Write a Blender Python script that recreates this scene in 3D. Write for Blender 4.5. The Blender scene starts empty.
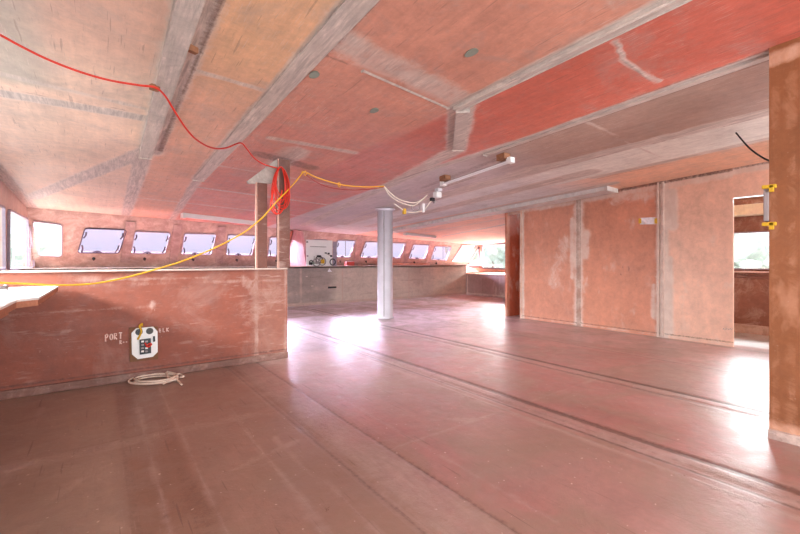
import bpy, bmesh, math, random
import numpy as np
from mathutils import Vector, Matrix
from mathutils.geometry import tessellate_polygon
random.seed(5)
S = bpy.context.scene
COL = S.collection
# ------------------------------------------------------------------ camera
F = 402.0; HZ = 261.0; EYE = 1.15
cd = bpy.data.cameras.new('camera'); cam = bpy.data.objects.new('camera', cd); COL.objects.link(cam)
cam.location = (0, 0, EYE); cam.rotation_euler = (math.pi/2, 0, -math.atan2(.5970, .8022))
cd.sensor_width = 36; cd.lens = F/800*36; cd.shift_y = -(267-HZ)/800; cd.clip_start = .02; cd.clip_end = 400
S.camera = cam
# ------------------------------------------------------------------ world, exposure
S.view_settings.view_transform = 'Standard'; S.view_settings.look = 'None'
S.view_settings.gamma = 1; S.view_settings.use_curve_mapping = False
S.view_settings.exposure = 0.26
w = bpy.data.worlds.new('sky'); S.world = w; w.use_nodes = True
bgn = w.node_tree.nodes['Background']; bgn.inputs[0].default_value = (.90, .95, 1, 1); bgn.inputs[1].default_value = 1.7
# ------------------------------------------------------------------ daylight outside the windows, added fill lamps aft
def area(name, loc, target, sx, sy, power, col):
    l = bpy.data.lights.new(name, 'AREA'); l.shape = 'RECTANGLE'; l.size = sx; l.size_y = sy; l.energy = power; l.color = col
    o = bpy.data.objects.new(name, l); COL.objects.link(o); o.location = loc
    o.rotation_euler = (Vector(target)-Vector(loc)).to_track_quat('-Z', 'Y').to_euler(); return o
area('aft_fill', (1.2, -2.9, 1.35), (3.0, 6, 1.7), 4.2, 2.0, 270, (.88, .96, 1))  # added fill lamp behind the camera, at an assumed unseen opening
pw = area('daylight_port_windows', (-3.0, 3.95, 2.2), (1.2, 4.7, .3), 1.2, .5, 120, (.90, .97, 1)); pw.data.spread = 1.1
area('daylight_port_forward', (-3.4, 8.5, 2.7), (2.5, 7.0, .5), 6.0, 1.0, 600, (.88, .95, 1))
area('daylight_front_windows', (4.5, 18.0, 4.3), (4.5, 7.0, .0), 15, 2.2, 25000, (.90, .91, 1))
area('daylight_front_high', (5.0, 14.8, 5.0), (5.0, 10.0, 1.0), 14, 2.0, 12000, (.92, .97, 1))
area('daylight_corner_windows', (20.0, 17.5, 4.3), (6, 5, .3), 9, 3.4, 2100, (.95, .97, 1))
area('daylight_starboard_windows', (18.0, 9.5, 4.2), (8, 7.0, 0), 8, 2.2, 11000, (.92, .96, 1))
area('daylight_side_cabin', (12.5, 1.7, 2.95), (6, 1.7, .8), 3.4, 1.6, 900, (.92, .97, 1))
area('daylight_cabin_high', (10.6, 1.8, 4.2), (7.0, 1.8, .0), 2.6, 1.0, 520, (.94, .98, 1))
area('aft_starboard_fill', (5.3, -2.6, 1.5), (6.0, 5, 1.2), 2.6, 1.9, 150, (.88, .95, 1))  # second added fill lamp aft, unseen behind the near wall

# ------------------------------------------------------------------ helpers
def lin(c):
    return tuple(((x/255)/12.92 if x/255 <= .04045 else ((x/255+.055)/1.055)**2.4) for x in c)
def ray(u, v):
    a = (u-400)/F
    return Vector((.802*a+.597, -.598*a+.801, (HZ-v)/F))
O = Vector((0, 0, EYE))
def hc(x, y): return 2.68-.03*x-.05*y
def pc(u, v, drop=0.0):
    d = ray(u, v); t = (2.68-drop-EYE)/(d.z+.03*d.x+.05*d.y); return O+d*t
def pf(u, v, h=0.0):
    d = ray(u, v); return O+d*((h-EYE)/d.z)
def px_(u, v, X):
    d = ray(u, v); return O+d*(X/d.x)
def py_(u, v, Y):
    d = ray(u, v); return O+d*(Y/d.y)
def pv(u, v, A, B):                       # onto the vertical plane through A and B
    d = ray(u, v); n = Vector((B[1]-A[1], A[0]-B[0], 0)); return O+d*(n.dot(Vector((A[0], A[1], 0)))/n.dot(d))
FR = 11.4; RK = .8                        # raked front: Y = FR - RK*(h-1.1)
def pr(u, v, off=0.0):
    d = ray(u, v); t = (FR-off-RK*(EYE-1.1))/(d.y+RK*d.z); return O+d*t

def link(name, me, mat, parent=None, kind=None):
    o = bpy.data.objects.new(name, me); COL.objects.link(o)
    if mat: me.materials.append(mat)
    if parent is not None: o.parent = parent
    if kind: o['kind'] = kind
    return o
def bm_obj(name, bm, mat, parent=None, kind=None, smooth=False):
    bmesh.ops.recalc_face_normals(bm, faces=bm.faces)
    me = bpy.data.meshes.new(name); bm.to_mesh(me); bm.free()
    if smooth:
        for p in me.polygons: p.use_smooth = True
    return link(name, me, mat, parent, kind)
def tag(o, label, cat, group=None):
    o['label'] = label; o['category'] = cat
    if group: o['group'] = group
    return o
def empty(name, loc, label, cat, group=None):
    o = bpy.data.objects.new(name, None); COL.objects.link(o); o.location = loc; o.empty_display_size = .1
    bpy.context.view_layer.update()
    return tag(o, label, cat, group)
def adopt(root, *parts):                  # parts are built in world coordinates
    for p in parts:
        p.parent = root; p.matrix_parent_inverse = Matrix.Translation(-Vector(root.location))
def box(bm, lo, hi, bev=0.0):
    r = bmesh.ops.create_cube(bm, size=1)
    lo = Vector(lo); hi = Vector(hi)
    for v in r['verts']:
        v.co = Vector(((lo.x+hi.x)/2+v.co.x*(hi.x-lo.x), (lo.y+hi.y)/2+v.co.y*(hi.y-lo.y), (lo.z+hi.z)/2+v.co.z*(hi.z-lo.z)))
    if bev:
        es = list({e for v in r['verts'] for e in v.link_edges})
        bmesh.ops.bevel(bm, geom=es, offset=bev, segments=2, affect='EDGES', profile=.6)
def obox(bm, c, ax, ay, az, s, bev=0.0):  # oriented box
    r = bmesh.ops.create_cube(bm, size=1)
    c = Vector(c); ax = Vector(ax).normalized(); ay = Vector(ay).normalized(); az = Vector(az).normalized()
    for v in r['verts']:
        v.co = c+ax*v.co.x*s[0]+ay*v.co.y*s[1]+az*v.co.z*s[2]
    if bev:
        es = list({e for v in r['verts'] for e in v.link_edges})
        bmesh.ops.bevel(bm, geom=es, offset=bev, segments=2, affect='EDGES', profile=.6)
def smoothpts(pts, n=8):
    pts = [Vector(p) for p in pts]; out = []
    for i in range(len(pts)-1):
        p0 = pts[max(i-1, 0)]; p1 = pts[i]; p2 = pts[i+1]; p3 = pts[min(i+2, len(pts)-1)]
        for k in range(n):
            t = k/n
            out.append(.5*((2*p1)+(p2-p0)*t+(2*p0-5*p1+4*p2-p3)*t*t+(3*p1-p0-3*p2+p3)*t**3))
    out.append(pts[-1]); return out
def tube(bm, pts, r, seg=8, n=8, closed=False):
    P = smoothpts(pts, n) if n > 1 else [Vector(p) for p in pts]
    rings = []; up = Vector((.13, .31, .94)).normalized()
    for i, p in enumerate(P):
        t = (P[min(i+1, len(P)-1)]-P[max(i-1, 0)])
        if t.length < 1e-7: t = Vector((0, 0, 1))
        t.normalize(); a = t.cross(up)
        if a.length < .05: a = t.cross(Vector((1, 0, 0)))
        a.normalize(); b = t.cross(a); up = -b if False else up
        rr = r(i/(len(P)-1)) if callable(r) else r
        rings.append([bm.verts.new(p+(a*math.cos(2*math.pi*k/seg)+b*math.sin(2*math.pi*k/seg))*rr) for k in range(seg)])
    for A, B in zip(rings, rings[1:]):
        for k in range(seg):
            bm.faces.new((A[k], A[(k+1) % seg], B[(k+1) % seg], B[k]))
    bm.faces.new(rings[0]); bm.faces.new(rings[-1])
def lathe(bm, c, prof, seg=32):
    rings = [[bm.verts.new((c[0]+r*math.cos(2*math.pi*k/seg), c[1]+r*math.sin(2*math.pi*k/seg), c[2]+h)) for k in range(seg)] for r, h in prof]
    for A, B in zip(rings, rings[1:]):
        for k in range(seg): bm.faces.new((A[k], A[(k+1) % seg], B[(k+1) % seg], B[k]))
    bm.faces.new(rings[0]); bm.faces.new(rings[-1])
def slab(bm, outer, holes, nvec):         # polygon with holes in 3-D, thickened by nvec
    loops = [outer]+holes; nvec = Vector(nvec)
    flat = [Vector(p) for l in loops for p in l]
    tris = tessellate_polygon([[Vector(p) for p in l] for l in loops])
    A = [bm.verts.new(p) for p in flat]; B = [bm.verts.new(p+nvec) for p in flat]
    for t in tris:
        try:
            bm.faces.new([A[i] for i in t]); bm.faces.new([B[i] for i in reversed(t)])
        except ValueError: pass
    k = 0
    for l in loops:
        n = len(l)
        for i in range(n):
            a, b = k+i, k+(i+1) % n
            bm.faces.new((A[a], A[b], B[b], B[a]))
        k += n
def rounded(poly, r, n=4):
    out = []; m = len(poly)
    for i in range(m):
        p = Vector(poly[i]); a = Vector(poly[i-1])-p; b = Vector(poly[(i+1) % m])-p
        rr = min(r, a.length*.4, b.length*.4); a.normalize(); b.normalize()
        for k in range(n+1):
            t = k/n; out.append(p+a*rr*(1-t)**2+b*rr*t**2)
    return out
def inset(poly, d):                       # planar polygon moved inwards by d (outwards when negative)
    P = [Vector(p) for p in poly]; m = len(P); c = sum(P, Vector())/m
    nrm = Vector()
    for i in range(m): nrm += (P[i]-c).cross(P[(i+1) % m]-c)
    nrm.normalize(); out = []
    for i in range(m):
        e1 = (P[i]-P[i-1]); e2 = (P[(i+1) % m]-P[i])
        e1.normalize(); e2.normalize()
        n1 = nrm.cross(e1); n2 = nrm.cross(e2); b = n1+n2
        out.append(P[i]+b*(d/max(.35, b.length_squared/2*1.0))*.5*1.0*2/2 if b.length > 1e-6 else P[i])
    return out

# ------------------------------------------------------------------ materials
def nt(name):
    m = bpy.data.materials.new(name); m.use_nodes = True; t = m.node_tree; t.nodes.clear()
    o = t.nodes.new('ShaderNodeOutputMaterial'); return m, t, o
def N(t, k, **kw):
    n = t.nodes.new(k)
    for a, b in kw.items(): setattr(n, a, b)
    return n
def noise(t, vec, scale, detail=5, rough=.6, dist=0.0):
    n = N(t, 'ShaderNodeTexNoise'); n.inputs['Scale'].default_value = scale; n.inputs['Detail'].default_value = detail
    n.inputs['Roughness'].default_value = rough; n.inputs['Distortion'].default_value = dist
    t.links.new(vec, n.inputs['Vector']); return n.outputs['Fac']
def mapr(t, x, a, b, c=0.0, d=1.0):
    n = N(t, 'ShaderNodeMapRange'); t.links.new(x, n.inputs[0])
    for i, q in enumerate((a, b, c, d)): n.inputs[i+1].default_value = q
    return n.outputs[0]
def mth(t, op, a, b):
    n = N(t, 'ShaderNodeMath', operation=op)
    for i, q in enumerate((a, b)):
        if isinstance(q, (int, float)): n.inputs[i].default_value = q
        else: t.links.new(q, n.inputs[i])
    return n.outputs[0]
def mix(t, f, a, b, mode='MIX'):
    n = N(t, 'ShaderNodeMix', data_type='RGBA', blend_type=mode)
    if isinstance(f, (int, float)): n.inputs[0].default_value = f
    else: t.links.new(f, n.inputs[0])
    for i, q in ((6, a), (7, b)):
        if isinstance(q, tuple): n.inputs[i].default_value = (*q[:3], 1)
        else: t.links.new(q, n.inputs[i])
    return n.outputs[2]
def epoxy(name, stretch, filler, dark=(90, 62, 55), rough=.5, coat=0.0, haze=.25, streak=.5, specks=.3, rvar=.15, spec=.4, halo=(222, 204, 192), fine=(45, 2.2, 1), kerf=.5, alt=None, bump=.35):
    """resin-coated plywood: tone / fill / dark come from the surface's own attributes, broken up by noise"""
    m, t, o = nt(name); L = t.links
    tc = N(t, 'ShaderNodeTexCoord').outputs['Object']
    mp = N(t, 'ShaderNodeMapping'); mp.inputs['Scale'].default_value = stretch; L.new(tc, mp.inputs[0]); sv = mp.outputs[0]
    at = N(t, 'ShaderNodeAttribute', attribute_name='tone').outputs['Color']
    fi = N(t, 'ShaderNodeAttribute', attribute_name='fill').outputs['Fac']
    dk = N(t, 'ShaderNodeAttribute', attribute_name='dark').outputs['Fac']
    n1 = noise(t, tc, .9, 4, .6); n2 = noise(t, tc, 5, 8, .7, .3); n3 = noise(t, sv, 1.6, 6, .65); n4 = noise(t, sv, 7, 3, .6); n5 = noise(t, tc, 28, 4, .7)
    v = mth(t, 'ADD', mapr(t, n1, .3, .7, -.12, .12), mapr(t, n2, .3, .7, -.09, .09))
    v = mth(t, 'ADD', v, mapr(t, n3, .3, .7, -.09, .09)); v = mth(t, 'ADD', v, 1.0)
    vc = N(t, 'ShaderNodeCombineColor'); [L.new(v, vc.inputs[i]) for i in range(3)]
    n6 = noise(t, tc, 14, 10, .8, .4)
    v = mth(t, 'ADD', v, mapr(t, n6, .35, .65, -.11, .11))
    L.new(v, vc.inputs[0]); L.new(v, vc.inputs[1]); L.new(v, vc.inputs[2])
    c = mix(t, 1.0, at, vc.outputs[0], 'MULTIPLY')
    if alt: c = mix(t, mth(t, 'MULTIPLY', mapr(t, noise(t, tc, 1.5, 7, .7, .6), .44, .60), .75), c, lin(alt))
    # pale sanding haze
    hz = mth(t, 'MULTIPLY', mapr(t, noise(t, tc, 1.7, 9, .72, .6), .52, .72), haze)
    c = mix(t, hz, c, lin(filler))
    # dark kerf-like streaks along the grain
    c = mix(t, mth(t, 'MULTIPLY', mapr(t, n4, .63, .69), streak), c, lin(dark))
    c = mix(t, mth(t, 'MULTIPLY', mapr(t, noise(t, sv, 11, 2, .5), .64, .70), streak*.7), c, lin(filler))
    m2 = N(t, 'ShaderNodeMapping'); m2.inputs['Scale'].default_value = fine; L.new(tc, m2.inputs[0])
    kf = noise(t, m2.outputs[0], 1.0, 1, .4)
    c = mix(t, mth(t, 'MULTIPLY', mapr(t, kf, .71, .74), kerf), c, lin(dark))
    sc = noise(t, m2.outputs[0], 2.3, 4, .6)
    c = mix(t, mth(t, 'MULTIPLY', mth(t, 'MULTIPLY', mapr(t, sc, .58, .68), mapr(t, n1, .45, .6)), .45), c, lin(halo))
    # scattered specks
    c = mix(t, mth(t, 'MULTIPLY', mapr(t, noise(t, tc, 34, 1, .5), .74, .78), specks), c, lin((225, 205, 195)))
    # filler bands with ragged edge
    f = mth(t, 'ADD', fi, mth(t, 'MULTIPLY', mth(t, 'SUBTRACT', n2, .5), 1.3))
    f = mth(t, 'MULTIPLY', mapr(t, f, .28, .72), mth(t, 'MINIMUM', mth(t, 'MULTIPLY', fi, 4), 1.0))
    fv = mapr(t, n2, .3, .7, .72, 1.15); fc = N(t, 'ShaderNodeCombineColor'); [L.new(fv, fc.inputs[i]) for i in range(3)]
    h = mth(t, 'ADD', fi, mth(t, 'MULTIPLY', mth(t, 'SUBTRACT', noise(t, tc, 3.2, 9, .75, .8), .5), 2.2))
    h = mth(t, 'MULTIPLY', mapr(t, h, .10, .75), mth(t, 'MINIMUM', mth(t, 'MULTIPLY', fi, 6), .62))
    c = mix(t, h, c, lin(halo))
    fcol = mix(t, mapr(t, noise(t, sv, 4, 8, .75, .4), .40, .62), lin(filler), lin(halo))
    c = mix(t, mth(t, 'MULTIPLY', f, .82), c, mix(t, 1.0, fcol, fc.outputs[0], 'MULTIPLY'))
    g = mth(t, 'ADD', dk, mth(t, 'MULTIPLY', mth(t, 'SUBTRACT', n5, .5), 1.0))
    g = mth(t, 'MULTIPLY', mapr(t, g, .3, .75), mth(t, 'MINIMUM', mth(t, 'MULTIPLY', dk, 4), .85))
    c = mix(t, g, c, lin(dark))
    b = N(t, 'ShaderNodeBsdfPrincipled'); L.new(c, b.inputs['Base Color'])
    L.new(mapr(t, n2, .3, .7, rough-rvar, rough+rvar), b.inputs['Roughness']); b.inputs['Specular IOR Level'].default_value = spec
    b.inputs['Coat Weight'].default_value = coat
    L.new(mapr(t, n3, .3, .7, .30, .46), b.inputs['Coat Roughness'])
    bp = N(t, 'ShaderNodeBump'); bp.inputs['Strength'].default_value = bump; bp.inputs['Distance'].default_value = .01
    L.new(mth(t, 'ADD', n2, mth(t, 'MULTIPLY', f, .5)), bp.inputs['Height']); L.new(bp.outputs[0], b.inputs['Normal'])
    L.new(b.outputs[0], o.inputs[0]); return m
def plain(name, rgb, rough=.5, metal=0.0, var=.08, scale=12, spec=.4, emit=None, coat=0):
    m, t, o = nt(name); L = t.links
    tc = N(t, 'ShaderNodeTexCoord').outputs['Object']; n = noise(t, tc, scale, 5, .6)
    v = mapr(t, n, .3, .7, 1-var, 1+var); vc = N(t, 'ShaderNodeCombineColor'); [L.new(v, vc.inputs[i]) for i in range(3)]
    b = N(t, 'ShaderNodeBsdfPrincipled'); L.new(mix(t, 1.0, lin(rgb), vc.outputs[0], 'MULTIPLY'), b.inputs['Base Color'])
    b.inputs['Roughness'].default_value = rough; b.inputs['Metallic'].default_value = metal; b.inputs['Specular IOR Level'].default_value = spec
    b.inputs['Coat Weight'].default_value = coat
    if emit: b.inputs['Emission Color'].default_value = (*lin(rgb), 1); b.inputs['Emission Strength'].default_value = emit
    L.new(b.outputs[0], o.inputs[0]); return m
def glass(name, tint):
    m, t, o = nt(name); L = t.links
    tr = N(t, 'ShaderNodeBsdfTransparent'); tr.inputs[0].default_value = (*tint, 1)
    gl = N(t, 'ShaderNodeBsdfGlossy'); gl.inputs['Roughness'].default_value = .03
    tc = N(t, 'ShaderNodeTexCoord').outputs['Object']
    L.new(mapr(t, noise(t, tc, 2, 3), .3, .7, .02, .08), gl.inputs['Roughness'])
    mx = N(t, 'ShaderNodeMixShader'); mx.inputs[0].default_value = .05
    L.new(tr.outputs[0], mx.inputs[1]); L.new(gl.outputs[0], mx.inputs[2]); L.new(mx.outputs[0], o.inputs[0]); return m

M_CEIL = epoxy('ceiling_resin_ply', (9, .8, 1), (164, 154, 148), dark=(112, 84, 76), rough=.5, haze=.50, streak=.16, specks=.1, fine=(60, 3.2, 1), kerf=.32, halo=(226, 212, 202))
M_FLOOR = epoxy('floor_resin_ply', (7, .7, 1), (146, 122, 114), dark=(98, 66, 60), rough=.42, coat=.5, haze=.55, streak=.22, specks=.7, rvar=.16, spec=.5, halo=(186, 160, 152), fine=(50, 2.2, 1), kerf=.5, alt=(150, 122, 108), bump=.8)
M_WX = epoxy('wall_resin_ply_x', (3, 3, 1.0), (212, 188, 176), rough=.5, haze=.15, streak=.04, specks=.1, fine=(2, 2, 1), kerf=.0)
M_NEAR = epoxy('near_wall_resin_ply', (3, 3, 1.0), (204, 160, 136), rough=.5, haze=.08, streak=.06, specks=.1, fine=(2, 2, 1), kerf=.0, halo=(196, 142, 112))
M_DARKP = epoxy('partition_resin_ply', (1.2, 3, 5), (186, 160, 150), dark=(80, 48, 42), rough=.55, haze=.26, streak=.12, specks=.12, fine=(2, 2, 12), kerf=.15, halo=(196, 165, 152))
M_CREAM = plain('cream_filler', (200, 176, 164), .6, var=.12, scale=18)
M_PALE = plain('pale_pink_filler', (182, 140, 126), .6, var=.15, scale=25)
M_WHITE = plain('white_plastic', (236, 234, 232), .35, var=.03)
M_TUBE = plain('white_tube_glass', (244, 242, 244), .2, var=.02, coat=.4)
M_COUNTER = plain('white_counter_coating', (232, 226, 222), .4, var=.10, scale=5)
M_EDGE = plain('bare_ply_edge', (176, 118, 92), .65, var=.22, scale=30)
M_FRAME = plain('lilac_grey_frame', (158, 145, 158), .45, var=.12, scale=20)
M_FRAMED = plain('dark_lilac_frame', (112, 102, 116), .5, var=.12, scale=20)
M_GASKET = plain('dark_rubber_gasket', (78, 66, 86), .5, var=.2, scale=40)
M_COLUMN = plain('brushed_silver_wrap', (214, 208, 216), .34, metal=.15, var=.07, scale=6, coat=.3)
M_RED = plain('red_cord_sheath', (206, 44, 26), .4, var=.06)
M_DKRED = plain('dark_red_wire', (165, 60, 48), .5, var=.06)
M_YEL = plain('yellow_cord_sheath', (232, 178, 48), .4, var=.06)
M_YELC = plain('yellow_plastic', (206, 164, 40), .45, var=.05)
M_ROPE = plain('white_rope', (226, 206, 190), .75, var=.14, scale=90)
M_WIRE = plain('cream_wire', (226, 216, 200), .4, var=.05)
M_BLACK = plain('black_plastic', (30, 28, 32), .4, var=.15)
M_GREY = plain('grey_plastic', (150, 140, 140), .5, var=.08)
M_WOOD = plain('raw_wood_block', (146, 100, 72), .7, var=.25, scale=25)
M_BROWNB = plain('brown_backing_board', (116, 72, 38), .6, var=.22, scale=25)
M_GREENG = plain('green_grey_putty', (136, 146, 134), .6, var=.12)
M_CEILG = plain('pinkish_grey_enamel', (176, 158, 152), .5)
M_SOCK = plain('dark_grey_socket', (72, 70, 66), .5)
M_CHALK = plain('chalk_marks', (228, 196, 186), .9, var=.1, scale=200)
M_PAPER = plain('crumpled_paper', (225, 220, 226), .6, var=.12, scale=40)
M_GLASS_L = glass('lilac_tinted_glass', (.67, .635, .72))
M_GLASS = glass('clear_glass', (.94, .94, .94))

# ------------------------------------------------------------------ surfaces with attributes
def set_attr(me, tone, fill=None, dark=None, cool=(1.0, 1.19, 1.24)):
    n = len(me.vertices)
    a = me.color_attributes.new('tone', 'FLOAT_COLOR', 'POINT')
    t = np.ones((n, 4), np.float32); t[:, :3] = np.clip(np.asarray(tone)*np.array(cool), 0, .85); a.data.foreach_set('color', t.ravel())
    for nm, val in (('fill', fill), ('dark', dark)):
        b = me.attributes.new(nm, 'FLOAT', 'POINT'); q = np.zeros(n, np.float32)
        if val is not None: q[:] = val
        b.data.foreach_set('value', q)
def sst(x): x = np.clip(x, 0, 1); return x*x*(3-2*x)
def bands(P, Q, lst):
    f = np.zeros_like(P)
    for (x0, y0, x1, y1, wd, st) in lst:
        dx, dy = x1-x0, y1-y0; t = np.clip(((P-x0)*dx+(Q-y0)*dy)/(dx*dx+dy*dy+1e-9), 0, 1)
        d = np.hypot(P-x0-t*dx, Q-y0-t*dy); f = np.maximum(f, st*sst(1.5-d/(wd/2)))
    return f
def grid(name, a0, a1, b0, b1, step, to3, tone, fills, darks, mat, parent=None, kind=None, thick=0.0, heightf=None):
    na = max(2, int(round((a1-a0)/step))+1); nb = max(2, int(round((b1-b0)/step))+1)
    A, B = np.meshgrid(np.linspace(a0, a1, na), np.linspace(b0, b1, nb), indexing='ij')
    A = A.ravel(); B = B.ravel(); V = to3(A, B)
    i, j = np.meshgrid(np.arange(na-1), np.arange(nb-1), indexing='ij'); i = i.ravel(); j = j.ravel(); k = i*nb+j
    Fc = np.stack([k, k+nb, k+nb+1, k+1], 1)
    me = bpy.data.meshes.new(name); me.from_pydata(V.tolist(), [], Fc.tolist())
    T = tone(A, B) if callable(tone) else np.array(lin(tone))
    set_attr(me, T, bands(A, B, fills), bands(A, B, darks)); me.update()
    o = link(name, me, mat, parent, kind)
    if thick:
        s = o.modifiers.new('t', 'SOLIDIFY'); s.thickness = abs(thick); s.offset = -1 if thick > 0 else 1
    return o
def tone_obj(o, rgb, fill=0.0, dark=0.0): set_attr(o.data, np.array(lin(rgb)), fill, dark); return o
def regions(A, lst, soft=.04):            # lst: [(x_upto, rgb)...]
    T = np.zeros((len(A), 3)); T[:] = lin(lst[0][1])
    for (x, _), (_, c2) in zip(lst, lst[1:]):
        k = sst((A-x)/soft+.5)[:, None]; T = T*(1-k)+np.array(lin(c2))*k
    return T

# ------------------------------------------------------------------ ceiling
def ceil_tone(X, Y):
    a = regions(X, [(.35, (216, 164, 142)), (1.1, (222, 165, 128)), (2.5, (208, 138, 116)), (3.55, (200, 102, 84)), (4.85, (168, 130, 116)), (5.68, (226, 206, 194)), (99, (230, 168, 138))])
    b = regions(X, [(.4, (228, 186, 164)), (1.2, (214, 155, 130)), (2.4, (204, 132, 116)), (3.5, (202, 122, 112)), (4.9, (196, 170, 168)), (6.25, (216, 200, 196)), (99, (236, 176, 150))])
    k = sst((Y-2.5)/1.6)[:, None]
    T = a*(1-k)+b*k
    g = (sst((-.15-X)/.3)*sst((Y-1.2)/.5)*sst((4.25-Y)/.2))[:, None]*.75
    T = T*(1-g)+np.array(lin((172, 158, 144)))*g
    r = (sst((3.2-Y)/.5)*sst((X-2.5)/.05)*sst((3.56-X)/.05)*sst((2.6-Y)/2.5))[:, None]*.25
    return T*(1-r)+np.array(lin((196, 78, 62)))*r
CF = [(1.10, -3, 1.12, 6.4, .16, .95), (1.12, 6.4, 1.35, 11.2, .14, .7), (.36, -3, .45, 5.4, .24, .8), (.40, 5.4, .44, 11, .17, 1), (.45, 5.31, -.98, 9.4, .22, .95),
      (-1.2, 4.5, .36, 4.33, .16, .95), (-1.2, 4.0, .34, 4.1, .08, .5), (1.17, 2.25, 2.46, 2.38, .26, .5), (1.41, 4.16, 2.36, 4.06, .10, .7), (.54, 3.16, 1.05, 3.17, .06, .55),
      (2.5, -3, 2.46, 2.5, .12, 1), (2.5, 2.47, 3.25, 3.3, .22, 1), (3.25, 3.3, 3.5, 4.6, .25, .7), (3.5, 4.6, 4.2, 9.8, .22, .75), (3.57, -3, 3.6, 2.6, .10, .9), (3.6, 2.6, 3.5, 4.6, .12, .7),
      (2.60, 1.22, 2.9, 1.3, .035, .8), (2.9, 1.3, 3.40, 1.28, .035, .8), (3.6, 2.0, 5.6, 2.05, .025, .6), (5.03, -3, 4.7, 3.2, .20, .9), (4.7, 3.2, 4.9, 9, .35, .7), (5.64, -3, 5.74, 3, .12, .8),
      (5.4, 2.9, 5.7, 9, .3, .9), (4.3, 4, 4.6, 9, .12, .5), (6.3, 3, 6.5, 9, .2, .8), (-1.15, 2, -1.1, 11.4, .26, 1), (-1, 11.0, 12, 10.9, .35, .8), (8.2, 5.5, 8.8, 9.5, .14, .9), (7.5, 5.5, 7.8, 9.5, .08, .6),
      (1.12, 5.5, 3.4, 5.6, .05, .5), (1.15, 6.9, 3.6, 7.0, .09, .7), (-1.1, 7.0, .3, 7.0, .05, .4), (1.12, 1.0, 2.5, 1.1, .02, .3), (.3, 8.3, 4.2, 8.5, .1, .5), (1.8, 4.4, 1.8, 5.1, .3, .6), (-1, 2.3, .3, 2.4, .12, .5)]
CDK = [(1.19, -3, 1.21, 6, .022, .7), (1.02, -3, 1.03, 6, .016, .5), (.47, -3, .54, 5.3, .05, .7), (2.56, -3, 2.53, 2.4, .012, .7), (3.66, -3, 3.7, 3, .045, .8), (3.56, -3, 3.5, 4.6, .016, .6),
       (5.12, -3, 4.8, 3.2, .02, .6), (5.74, -3, 5.84, 3, .02, .6), (1.2, 2.44, 2.4, 2.56, .018, .6), (4.5, 3.9, 4.7, 9, .03, .5), (5.95, 3, 6.05, 9, .03, .5), (3.9, 3.2, 4.1, 4.9, .12, .45), (1.5, 4.75, 2.2, 4.9, .25, .6), (-.9, 4.36, .3, 4.22, .02, .5),
       (1.16, 2.6, 1.16, 2.75, .10, .7), (1.3, 4.4, 2.4, 4.7, .04, .35), (4.3, 4.0, 4.35, 5.0, .10, .5)]
def ceil3(X, Y): return np.stack([X, Y, 2.68-.03*X-.05*Y], 1)
ceiling = grid('ceiling', -1.3, 12.2, -3.05, 11.5, .032, ceil3, ceil_tone, CF, CDK, M_CEIL, kind='structure', thick=-.06)
bm = bmesh.new(); bm.from_mesh(ceiling.data); bmesh.ops.delete(bm, geom=[f for f in bm.faces if f.calc_center_median().x > 8.3 and f.calc_center_median().y < 5.36], context='FACES'); bm.to_mesh(ceiling.data); bm.free()
def cbeam(name, x0, y0, x1, y1, wd, dep, rgb, fill=.9, dark=0.0, bev=.01):
    bm = bmesh.new(); d = Vector((x1-x0, y1-y0, hc(x1, y1)-hc(x0, y0))); L = d.length; d.normalize()
    c = Vector(((x0+x1)/2, (y0+y1)/2, hc((x0+x1)/2, (y0+y1)/2)-dep/2+.004)); s = d.cross(Vector((0, 0, 1)))
    obox(bm, c, d, s, s.cross(d), (L, wd, dep), bev)
    bmesh.ops.subdivide_edges(bm, edges=[e for e in bm.edges if e.calc_length() > 1], cuts=20)
    return tone_obj(bm_obj(name, bm, M_CEIL, ceiling, 'structure'), rgb, fill, dark)
cbeam('beam', .30, -3, .40, 5.33, .10, .10, (156, 140, 130), .55)
cbeam('beam', 1.11, -3, 1.13, 6.4, .13, .018, (190, 168, 156), .6)
cbeam('beam', 2.50, -3, 2.47, 2.5, .07, .03, (190, 164, 154), .6)
cbeam('beam', 2.52, 2.47, 3.2, 3.22, .10, .04, (165, 135, 126), .5)
cbeam('beam', 3.60, -3, 3.63, 3.2, .05, .02, (160, 128, 118), .5)
cbeam('beam', 1.5, 2.46, 2.42, 2.55, .014, .008, (215, 185, 172), .6)
cbeam('beam', 6.55, 3.12, 6.60, 9.2, .34, .07, (226, 212, 208), .5)
bm = bmesh.new(); slab(bm, [py_(u, v, 4.66) for u, v in ((247.5, 181), (249, 183.5), (271, 183.5), (279, 180), (279, 161), (275.5, 160))], [], (0, .05, 0))
tone_obj(bm_obj('gusset', bm, M_CEIL, ceiling, 'structure'), (150, 130, 120), .3)
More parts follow.
